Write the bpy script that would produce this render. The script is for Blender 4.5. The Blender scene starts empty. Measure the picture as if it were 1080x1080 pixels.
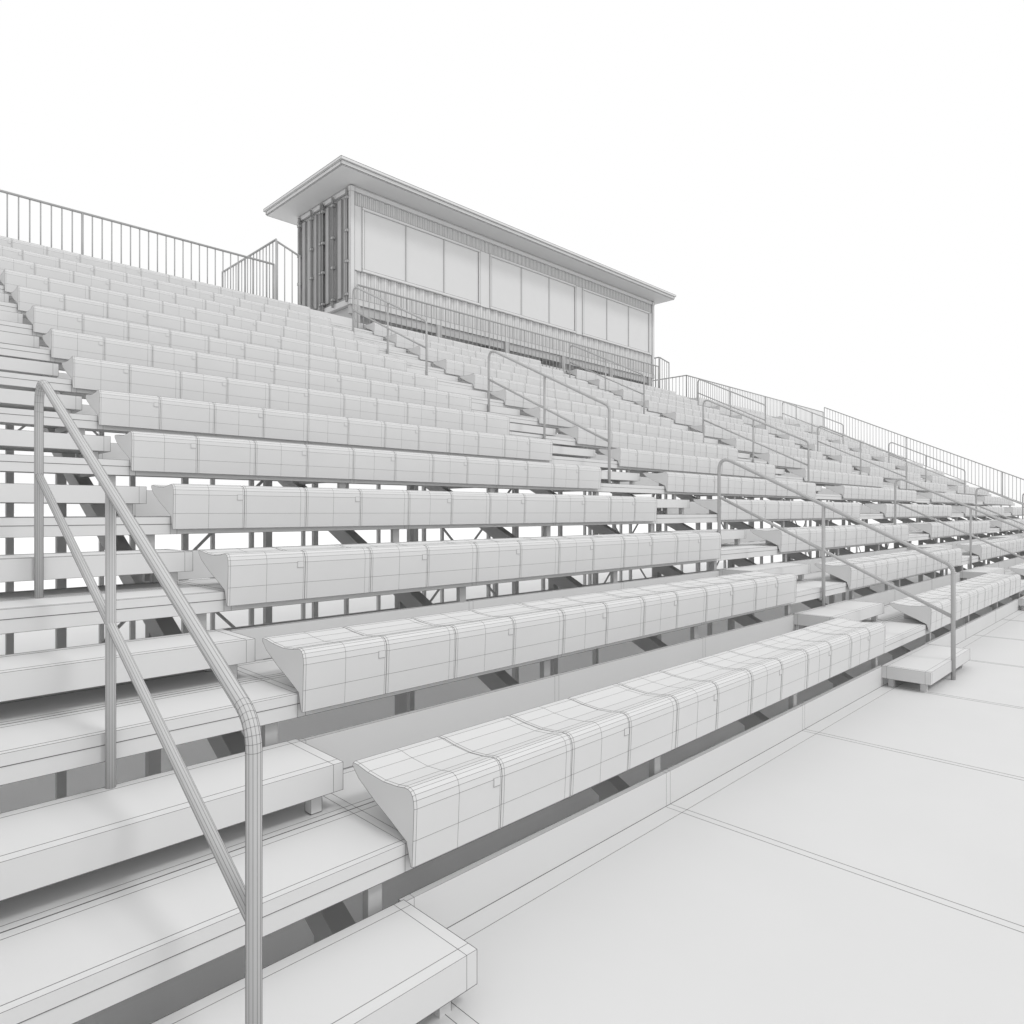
import bpy, math
from mathutils import Vector, Matrix

scene = bpy.context.scene
COL = scene.collection

# ------------------------------------------------------------------ materials
def clay(name, col, rough=0.65, var=0.03, scale=3.0):
    m = bpy.data.materials.new(name); m.use_nodes = True
    nt = m.node_tree; b = nt.nodes["Principled BSDF"]
    b.inputs["Roughness"].default_value = rough
    b.inputs["Specular IOR Level"].default_value = 0.25
    tc = nt.nodes.new("ShaderNodeTexCoord")
    n = nt.nodes.new("ShaderNodeTexNoise"); n.inputs["Scale"].default_value = scale
    n.inputs["Detail"].default_value = 4
    r = nt.nodes.new("ShaderNodeValToRGB")
    r.color_ramp.elements[0].position = 0.3; r.color_ramp.elements[1].position = 0.7
    a = max(col-var, 0); c = col+var
    r.color_ramp.elements[0].color = (a, a, a, 1); r.color_ramp.elements[1].color = (c, c, c, 1)
    nt.links.new(tc.outputs["Object"], n.inputs["Vector"])
    nt.links.new(n.outputs["Fac"], r.inputs["Fac"])
    nt.links.new(r.outputs["Color"], b.inputs["Base Color"])
    return m
M_CLAY = clay("painted_aluminium", 0.65, var=0.010, scale=1.2)
M_SEAT = clay("seat_plastic", 0.64, 0.5, 0.008)
M_STEEL = clay("galvanised_steel", 0.50, 0.5, 0.02)
M_DARK = clay("container_steel", 0.42, 0.6, 0.02)
M_RAIL = clay("rail_tube", 0.52, 0.45, 0.01)
M_PICK = clay("picket_tube", 0.40, 0.45, 0.01)
M_PANEL = clay("window_panel", 0.65, 0.5, 0.005)
M_LINE = clay("seam_line", 0.12, 0.8, 0.0)
M_GROUND = clay("ground_white", 0.92, 0.9, 0.01, 0.2)

# ------------------------------------------------------------------ mesh builder
class MB:
    def __init__(s): s.v = []; s.f = []
    def grid(s, xs, ys, zs):
        idx = {}
        def V(x, y, z):
            k = (round(x, 5), round(y, 5), round(z, 5))
            if k not in idx: idx[k] = len(s.v); s.v.append((x, y, z))
            return idx[k]
        for zi, fl in ((zs[0], 0), (zs[-1], 1)):
            for a in range(len(xs)-1):
                for b in range(len(ys)-1):
                    q = [V(xs[a], ys[b], zi), V(xs[a+1], ys[b], zi), V(xs[a+1], ys[b+1], zi), V(xs[a], ys[b+1], zi)]
                    s.f.append(q if fl else q[::-1])
        for yi, fl in ((ys[0], 1), (ys[-1], 0)):
            for a in range(len(xs)-1):
                for b in range(len(zs)-1):
                    q = [V(xs[a], yi, zs[b]), V(xs[a+1], yi, zs[b]), V(xs[a+1], yi, zs[b+1]), V(xs[a], yi, zs[b+1])]
                    s.f.append(q if fl else q[::-1])
        for xi, fl in ((xs[0], 0), (xs[-1], 1)):
            for a in range(len(ys)-1):
                for b in range(len(zs)-1):
                    q = [V(xi, ys[a], zs[b]), V(xi, ys[a+1], zs[b]), V(xi, ys[a+1], zs[b+1]), V(xi, ys[a], zs[b+1])]
                    s.f.append(q if fl else q[::-1])
    def box(s, x0, x1, y0, y1, z0, z1): s.grid([x0, x1], [y0, y1], [z0, z1])
    def ibox(s, x0, x1, y0, y1, z0, z1, i=0.05, ys=None):
        s.grid([x0, x0+i, x1-i, x1], ys or [y0, y0+i, y1-i, y1], [z0, z1])
    def bar(s, p, q, w, h):
        p = Vector(p); q = Vector(q); d = (q-p).normalized()
        up = Vector((0, 0, 1)) if abs(d.z) < 0.95 else Vector((0, 1, 0))
        a = d.cross(up).normalized(); b = a.cross(d).normalized()
        n = len(s.v)
        for c in (p, q):
            for sa, sb in ((-1, -1), (1, -1), (1, 1), (-1, 1)):
                s.v.append(tuple(c+a*sa*w/2+b*sb*h/2))
        s.f += [[n, n+1, n+2, n+3][::-1], [n+4, n+5, n+6, n+7]]
        for i in range(4):
            j = (i+1) % 4; s.f.append([n+i, n+j, n+4+j, n+4+i])
    def tube(s, pts, r, seg=8):
        pts = [Vector(p) for p in pts]; n0 = len(s.v)
        side = None
        for i, p in enumerate(pts):
            if i == 0: d = pts[1]-p
            elif i == len(pts)-1: d = p-pts[i-1]
            else: d = (pts[i+1]-p).normalized()+(p-pts[i-1]).normalized()
            d.normalize()
            if side is None:
                side = d.cross(Vector((0, 0, 1)))
                if side.length < 0.01: side = Vector((1, 0, 0))
            side = (side-d*side.dot(d)).normalized()
            o = d.cross(side)
            for k in range(seg):
                a = 2*math.pi*k/seg
                s.v.append(tuple(p+side*math.cos(a)*r+o*math.sin(a)*r))
        for i in range(len(pts)-1):
            for k in range(seg):
                j = (k+1) % seg
                s.f.append([n0+i*seg+k, n0+i*seg+j, n0+(i+1)*seg+j, n0+(i+1)*seg+k])
        s.f.append([n0+k for k in range(seg)][::-1])
        e = n0+(len(pts)-1)*seg
        s.f.append([e+k for k in range(seg)])
    def mesh(s, name, mat, wire=0.0, smooth=False):
        me = bpy.data.meshes.new(name); me.from_pydata(s.v, [], s.f); me.update()
        me.materials.append(mat)
        if smooth:
            for p in me.polygons: p.use_smooth = len(p.vertices) == 4
        if wire > 0:
            me.materials.append(M_LINE)
            ob = bpy.data.objects.new("tmp", me); COL.objects.link(ob)
            md = ob.modifiers.new("w", 'WIREFRAME'); md.thickness = wire
            md.use_replace = False; md.material_offset = 1; md.use_even_offset = False
            md.use_boundary = True
            dg = bpy.context.evaluated_depsgraph_get(); dg.update()
            me2 = bpy.data.meshes.new_from_object(ob.evaluated_get(dg))
            me2.name = name
            bpy.data.objects.remove(ob); bpy.data.meshes.remove(me)
            me = me2
        return me

def fillet(pts, r, n=6):
    pts = [Vector(p) for p in pts]; out = [pts[0]]
    for i in range(1, len(pts)-1):
        a = (pts[i-1]-pts[i]).normalized(); b = (pts[i+1]-pts[i]).normalized()
        ang = a.angle(b); t = min(r/math.tan(ang/2), (pts[i-1]-pts[i]).length*.45, (pts[i+1]-pts[i]).length*.45)
        p0 = pts[i]+a*t; p1 = pts[i]+b*t
        for k in range(n+1):
            u = k/n
            out.append(p0*(1-u)**2+pts[i]*2*u*(1-u)+p1*u*u)
    out.append(pts[-1]); return out

def obj(name, me, parent=None, loc=(0, 0, 0)):
    o = bpy.data.objects.new(name, me); COL.objects.link(o)
    o.location = loc
    if parent: o.parent = parent
    return o
def empty(name, loc=(0, 0, 0)):
    e = bpy.data.objects.new(name, None); COL.objects.link(e); e.location = loc
    e.empty_display_size = 0.3
    return e

# ------------------------------------------------------------------ layout constants (metres, eye level = 0)
P = 7.063            # section pitch
RUN, RISE = 0.838, 0.407
NR = 14
BX0, BX1 = 1.54, 7.04
WALK = -1.65
SECS = range(-2, 5)
XL, XR = 0.0-2*P, 36.0
GZ = -2.75
def T(y): return -1.456+0.4857*(y-1.69)

# ------------------------------------------------------------------ ground
g = MB(); n = 24; S = 1500
for i in range(n+1):
    for j in range(n+1): g.v.append((-S+2*S*i/n, -S+2*S*j/n, 0))
for i in range(n):
    for j in range(n):
        a = i*(n+1)+j; g.f.append([a, a+n+1, a+n+2, a+1])
obj("ground", g.mesh("ground", M_GROUND), loc=(0, 0, GZ))

# ------------------------------------------------------------------ front walkway
walk = empty("walkway")
w = MB()
xs = []
x = 3.31-1.88*10
while x < XR+1:
    xs += [x, x+0.05]; x += 1.88
w.grid(xs, [-1.0, -0.9, 1.99, 2.094], [WALK-0.07, WALK])
obj("deck", w.mesh("walkway_deck", M_CLAY, 0.003), walk)
w = MB()
x = 3.31-1.88*9
while x < XR+1:
    w.box(x-0.03, x+0.03, -0.9, 2.0, WALK-0.2, WALK-0.075)
    for y in (-0.8, 1.8): w.box(x-0.04, x+0.04, y-0.04, y+0.04, GZ, WALK-0.2)
    x += 1.88
obj("supports", w.mesh("walkway_supports", M_STEEL), walk)

def picket_fence(mb, p, q, h, base=0.1, sp=0.15, post=3.6, rt=0.022, rp=0.011, h2=None):
    p = Vector(p); q = Vector(q); L = (q-p).length
    U = Vector((0, 0, 1)); h2 = h if h2 is None else h2
    mb.tube([p+U*h, q+U*h2], rt, 8)
    mb.tube([p+U*base, q+U*base], 0.016, 6)
    k = max(1, round(L/sp))
    for i in range(1, k):
        c = p.lerp(q, i/k); mb.tube([c+U*base, c+U*(h+(h2-h)*i/k)], rp, 5)
    k = max(1, round(L/post))
    for i in range(k+1):
        c = p.lerp(q, i/k); mb.tube([c-U*0.02, c+U*(h+(h2-h)*i/k)], rt*0.9, 8)
f = MB(); picket_fence(f, (-14, -0.85, WALK), (XR, -0.85, WALK), 1.07)
obj("front_guardrail", f.mesh("front_guardrail", M_RAIL, 0, True))

# ------------------------------------------------------------------ grandstand: footboards, risers, frame
stand = empty("bleacher_grandstand")
fb = MB()
xs = [XL]
for i in range(-2, 5):
    for a in (0.0, 1.52, 3.35, 5.2):
        xs += [i*P+a+0.02, i*P+a+0.06]
xs = sorted(x for x in xs if x > XL+0.01 and x < XR) ; xs = [XL]+xs+[XR]
fb.grid(xs, [0, 0.03, 0.36, 0.40], [-0.045, 0])
fb.grid(xs, [0.405, 0.44, 0.77, 0.815], [-0.045, 0])
fb.grid(xs, [0.002, 0.03], [-0.11, -0.047])
me_fb = fb.mesh("footboard", M_CLAY, 0.0026)
for k in range(NR):
    obj("footboard_%d" % k, me_fb, stand, (0, 2.11+RUN*k, -1.2525+RISE*k))
rb = MB()
for i in SECS:
    a, b = BX0+i*P, BX1+i*P
    rb.grid([a-0.02, a+0.03, a+1.78, a+1.82, a+3.66, a+3.70, b+0.0, b+0.05], [0, 0.03], [0.004, 0.19])
me_rb = rb.mesh("riser_board", M_CLAY, 0.0024)
for k in range(NR):
    obj("riser_board_%d" % k, me_rb, stand, (0, 2.095+RUN*k-(0.0 if k == 0 else 0.005), -1.6595+RISE*k+(0.007 if k == 0 else 0)))

fr = MB()
st = []
x = 3.31-1.88*9
while x < XR: st.append(x); x += 1.88
def ztop(y): return -1.31+0.4857*(y-2.95)
posts_y = [2.5, 4.6, 7.0, 9.4, 11.6, 13.3]
for x in st:
    fr.bar((x, 2.25, ztop(2.25)-0.11), (x, 15.2, ztop(15.2)-0.11), 0.10, 0.13)
    for y in posts_y:
        fr.box(x-0.035, x+0.035, y-0.035, y+0.035, GZ+0.03, ztop(y)-0.14)
        fr.box(x-0.12, x+0.12, y-0.12, y+0.12, GZ+0.002, GZ+0.028)
    rel = (x-BX0) % P
    for k in range(NR):
        y = 2.135+RUN*k
        z = -1.2525+RISE*k
        fr.box(x-0.03, x+0.03, y+0.012, y+0.05, z-RISE+0.002, z-0.112)
        fr.box(x-0.025, x+0.025, y+0.052, y+0.77, z-0.10, z-0.047)
        if 0.15 < rel < 5.35:
            fr.box(x-0.025, x+0.025, y+0.12, y+0.28, z+0.002, z+0.08)
for i in range(len(st)-1):
    a, b = st[i], st[i+1]
    for y in posts_y[1:]:
        zt = ztop(y)-0.30
        fr.bar((a+.036, y, zt), (b-.036, y, zt), 0.04, 0.05)
        if (y in (7.0, 11.6)) and i % 2 == 0:
            zb = max(GZ+0.3, zt-1.9)
            fr.bar((a, y+0.05, zt), (b, y+0.05, zb), 0.012, 0.03)
            fr.bar((b, y+0.07, zt), (a, y+0.07, zb), 0.012, 0.03)
obj("steel_frame", fr.mesh("steel_frame", M_STEEL, 0), stand)

# top deck
d = MB()
d.grid([XL, XL+.05, XR-.05, XR], [13.86, 13.9, 15.1, 15.16], [4.00, 4.045])
d.grid([XL, -P+.7, .7, 8.4], [13.42, 13.45], [4.05, 4.36])
d.grid([8.4, 15, 20.8, 23, 29, XR], [13.42, 13.45], [4.05, 4.30])
obj("top_deck", d.mesh("top_deck", M_CLAY, 0.004), stand)

# ------------------------------------------------------------------ benches: contoured shells on a long rail
prof = [(0.420, 0.002), (0.385, 0.001), (0.31, -0.010), (0.20, -0.017), (0.11, -0.010), (0.065, -0.002), (0.042, -0.001), (0.024, -0.007), (0.010, -0.020), (0.003, -0.040),
        (0.0, -0.070), (0.006, -0.190), (0.012, -0.290), (0.024, -0.290), (0.05, -0.205), (0.15, -0.16), (0.26, -0.115), (0.38, -0.055), (0.425, -0.015)]
SW = 5.5/12
bn = MB()
for s in range(12):
    x0 = s*SW+0.0010; x1 = (s+1)*SW-0.0010
    fx = [0, 0.025, 0.90, 0.975, 1.0] if s % 2 else [0, 0.025, 0.48, 0.975, 1.0]
    n0 = len(bn.v); m = len(prof)
    for t in fx:
        edge = 1 if t in (0, 1.0) else 0
        for i, (y, z) in enumerate(prof):
            zz = z; yy = y
            if i <= 8: zz -= edge*0.0035
            if 8 <= i <= 12: yy += edge*0.0035
            bn.v.append((x0+(x1-x0)*t, yy, zz))
    for a in range(len(fx)-1):
        for i in range(m):
            j = (i+1) % m
            bn.f.append([n0+a*m+i, n0+(a+1)*m+i, n0+(a+1)*m+j, n0+a*m+j][::-1])
    if s % 2 == 0:
        bn.grid([x1-0.05, x1-0.012], [-0.002, 0.01], [-0.10, -0.065])
def cap(xv, flip):
    n0 = len(bn.v)
    for i, (y, z) in enumerate(prof):
        bn.v.append((xv, y+(0.0035 if 8 <= i <= 12 else 0), z-(0.0035 if i <= 8 else 0)))
    f = list(range(n0, n0+len(prof)))
    bn.f.append(f if not flip else f[::-1])
for s in range(12):
    cap(s*SW+0.0009, True); cap((s+1)*SW-0.0009, False)
me_bench = bn.mesh("bleacher_bench", M_SEAT, 0.0019)
for i in SECS:
    for k in range(NR):
        obj("bleacher_bench", me_bench, None, (BX0+i*P, 2.054+RUN*k, -1.04+RISE*k))

# ------------------------------------------------------------------ aisle steps
sm = MB()
W0, W1 = -0.01, 1.525
sm.ibox(W0, W1, 0, 0.41, -0.115, 0, 0.045)
for x in (W0+0.06, W1-0.12):
    for y in (0.05, 0.32):
        sm.box(x, x+0.05, y, y+0.05, -0.2, -0.117)
me_step = sm.mesh("half_step", M_CLAY, 0.0026)
for i in range(-2, 5):
    st_e = empty("aisle_stairs", (i*P, 0, 0))
    for k in range(NR):
        obj("step_%d" % k, me_step, st_e, (0, 1.69+RUN*k, -1.456+RISE*k))

# handrails
hr = MB(); XC = 0.0; R = 0.020
y0, y1, y2 = 1.68, 2.92, 4.18
H = 0.95
path = fillet([(XC, y0, WALK+0.0), (XC, y0, T(y0)+H-0.02), (XC, y2, T(y2)+H), (XC, y2, -0.44)], 0.12, 7)
hr.tube(path, R, 12)
hr.tube([(XC, y1, -1.05), (XC, y1, T(y1)+H-0.01)], R*0.92, 12)
hr.tube([(XC, y0+0.01, T(y0)+H-0.52), (XC, y2-0.01, T(y2)+H-0.52)], R*0.85, 12)
me_hr = hr.mesh("stair_handrail", M_RAIL, 0.0013, True)
for i in range(-2, 5):
    for s in range(3):
        obj("stair_handrail", me_hr, None, (0.758+i*P, 4.19*s, 2.035*s))

# ------------------------------------------------------------------ guard rails (top and end)
YF = 13.46; ZD = 4.05; FH = 1.07
def fence(name, segs):
    m = MB()
    for sg in segs:
        p, q, h = sg[:3]; picket_fence(m, p, q, h, h2=sg[3] if len(sg) > 3 else None)
    return obj(name, m.mesh(name, M_PICK, 0, True))
fence("guardrail_fence", [((XL, YF, ZD), (6.50, YF, ZD), FH)])
fence("landing_guardrail", [((6.55, YF, ZD), (6.55, 16.2, ZD), 1.60), ((6.58, YF+.02, ZD), (7.08, YF+.02, ZD), 1.57, 1.40)])
fence("guardrail_fence", [((8.42, YF-0.12, ZD), (20.62, YF-0.12, ZD), FH)])
fence("landing_guardrail", [((20.9, YF, ZD), (21.5, YF, ZD), 1.45, 1.35), ((20.85, YF, ZD), (20.85, 16.2, ZD), 1.45)])
fence("guardrail_fence", [((22.7, YF, ZD), (XR, YF, ZD), FH), ((22.7, YF, ZD), (22.7, 15.1, ZD), FH)])
fence("end_guardrail", [((XR, 2.15, T(2.15)+0.05), (XR, 13.4, T(13.4)), 1.12), ((XR, -0.8, WALK), (XR, 2.1, WALK), 1.07)])
fence("end_guardrail", [((XL, 2.15, T(2.15)+0.05), (XL, 13.4, T(13.4)), 1.12), ((XL, -0.8, WALK), (XL, 2.1, WALK), 1.07)])

# ------------------------------------------------------------------ press box
pb = empty("press_box", (8.34, 13.5, 4.72))
L, D, Hh = 12.26, 2.47, 2.68
CP = 0.10
b = MB()
for x in (0, L-CP):
    for y in (0, D-CP):
        b.box(x, x+CP, y, y+CP, 0, Hh)
        for z in (-0.005, Hh-0.115): b.box(x-0.006, x+CP+.006, y-0.006, y+CP+.006, z, z+0.12)
for z0, z1 in ((0, 0.14), (Hh-0.10, Hh)):
    b.box(CP+.007, L-CP-.007, 0.01, 0.11, z0, z1); b.box(CP+.007, L-CP-.007, D-0.11, D-0.01, z0, z1)
    b.box(0.01, 0.11, CP+.007, D-CP-.007, z0, z1); b.box(L-0.11, L-0.01, CP+.007, D-CP-.007, z0, z1)
obj("frame", b.mesh("press_box_frame", M_CLAY, 0.008), pb)
def corr(mb, a0, a1, z0, z1, base, depth, axis, pitch=0.28, sign=1):
    pts = []; a = a0; q4 = pitch/4
    while a < a1-1e-4:
        for off, d in ((0, 0), (q4, 0), (q4*2, 1), (q4*3, 1)):
            if a+off < a1: pts.append((a+off, d))
        a += pitch
    pts.append((a1, 0)); n0 = len(mb.v)
    for (t, d) in pts:
        o = base+sign*d*depth
        for z in (z0, z1):
            mb.v.append((t, o, z) if axis == 'x' else (o, t, z))
    for i in range(len(pts)-1):
        mb.f.append([n0+2*i, n0+2*i+2, n0+2*i+3, n0+2*i+1])
c = MB()
wz0, wz1 = 0.86, 2.22
corr(c, CP, L-CP, 0.14, wz0-0.06, 0.05, 0.04, 'x')
corr(c, CP, L-CP, wz1+0.06, Hh-0.10, 0.045, 0.025, 'x', 0.16)
corr(c, CP, L-CP, 0.14, Hh-0.10, D-0.05, 0.04, 'x', sign=-1)
corr(c, CP, D-CP, 0.14, Hh-0.10, L-0.05, 0.04, 'y', sign=-1)
c.grid([0.12, L-0.12], [0.2, D-0.2], [0.02, 0.05])
obj("corrugated_walls", c.mesh("press_box_walls", M_CLAY, 0.008), pb)
groups = [(0.36, 3.92), (4.38, 7.92), (8.34, 11.95)]
wf = MB(); wp = MB()
prev = CP+.001
for (a, e) in groups:
    wf.grid([prev, a-0.051], [0.03, 0.09], [wz0-0.06, wz1+0.06]); prev = e+0.051
    wf.box(a-0.05, e+0.05, 0.0, 0.08, wz0-0.06, wz0); wf.box(a-0.05, e+0.05, 0.0, 0.08, wz1, wz1+0.06)
    wf.box(a-0.05, a, 0.001, 0.08, wz0, wz1); wf.box(e, e+0.05, 0.001, 0.08, wz0, wz1)
    wdt = (e-a)/3
    for k in range(3):
        if k: wf.box(a+k*wdt-0.012, a+k*wdt+0.012, 0.012, 0.08, wz0, wz1)
        wp.grid([a+k*wdt+0.013, a+(k+1)*wdt-0.013], [0.03, 0.07], [wz0+0.001, wz1-0.001])
wf.grid([prev, L-CP-.001], [0.03, 0.09], [wz0-0.06, wz1+0.06])
obj("window_frames", wf.mesh("press_box_window_frames", M_CLAY, 0.008), pb)
obj("windows", wp.mesh("press_box_windows", M_PANEL, 0.006), pb)
dr = MB()
for (a, e) in ((CP+.01, D/2-0.01), (D/2+0.01, D-CP-.01)):
    dr.box(0.06, 0.09, a, e, 0.15, Hh-0.11)
    w0 = (e-a)/4
    for k in range(4):
        dr.box(0.015, 0.058, a+k*w0+0.05, a+k*w0+0.20, 0.22, Hh-0.18)
obj("container_doors", dr.mesh("press_box_doors", M_DARK, 0.010), pb)
rd = MB()
for y in (0.13, 0.74, 1.20, 1.28, 1.74, 2.34):
    rd.tube([(-0.03, y, 0.06), (-0.03, y, Hh-0.05)], 0.022, 8)
    for z in (0.2, 0.95, 1.65, 2.4): rd.box(-0.055, 0.012, y-0.05, y+0.05, z, z+0.06)
obj("lock_rods", rd.mesh("press_box_lock_rods", M_DARK, 0.008), pb)
r = MB()
r.grid([-0.58, L+0.30], [-0.60, D+0.48], [Hh+0.03, Hh+0.05])
r.grid([-0.60, L+0.32], [-0.62, -0.58], [Hh+0.052, Hh+0.13])
r.grid([-0.60, L+0.32], [D+0.46, D+0.5], [Hh+0.052, Hh+0.13])
r.grid([-0.60, -0.56], [-0.578, D+0.458], [Hh+0.052, Hh+0.13])
r.grid([L+0.28, L+0.32], [-0.578, D+0.458], [Hh+0.052, Hh+0.13])
r.grid([-0.64, L+0.36], [-0.66, D+0.54], [Hh+0.132, Hh+0.19])
r.grid([0.02, L-.02], [0.02, D-.02], [Hh+0.001, Hh+0.029])
obj("roof", r.mesh("press_box_roof", M_CLAY, 0.012), pb)
s = MB()
for x in (0.1, 2.5, 4.9, 7.3, 9.7, 11.9):
    s.box(x, x+0.15, 0.0, D, -0.67, -0.008)
s.box(0.02, L-.02, 0.05, 0.15, -0.2, -0.007)
obj("base_skids", s.mesh("press_box_skids", M_STEEL), pb)

# ------------------------------------------------------------------ light: bright overcast white sky + soft sun
wd = bpy.data.worlds.new("World"); scene.world = wd; wd.use_nodes = True
bg = wd.node_tree.nodes["Background"]
bg.inputs["Color"].default_value = (1, 1, 1, 1); bg.inputs["Strength"].default_value = 1.0
sd = bpy.data.lights.new("sun", 'SUN'); sd.energy = 0.9; sd.angle = math.radians(12); sd.color = (1, 0.998, 0.995)
so = bpy.data.objects.new("sun", sd); COL.objects.link(so)
dirv = Vector((-0.15, 0.75, -1.0))
so.rotation_euler = dirv.to_track_quat('-Z', 'Y').to_euler()

# ------------------------------------------------------------------ camera
cd = bpy.data.cameras.new("camera"); cd.lens = 24; cd.sensor_width = 36; cd.clip_end = 5000; cd.clip_start = 0.05
co = bpy.data.objects.new("camera", cd); COL.objects.link(co)
co.location = (0, 0, 0); co.rotation_euler = (math.radians(90), 0, math.radians(-45))
scene.camera = co
scene.view_settings.view_transform = 'Standard'
scene.view_settings.look = 'None'
scene.view_settings.exposure = 0
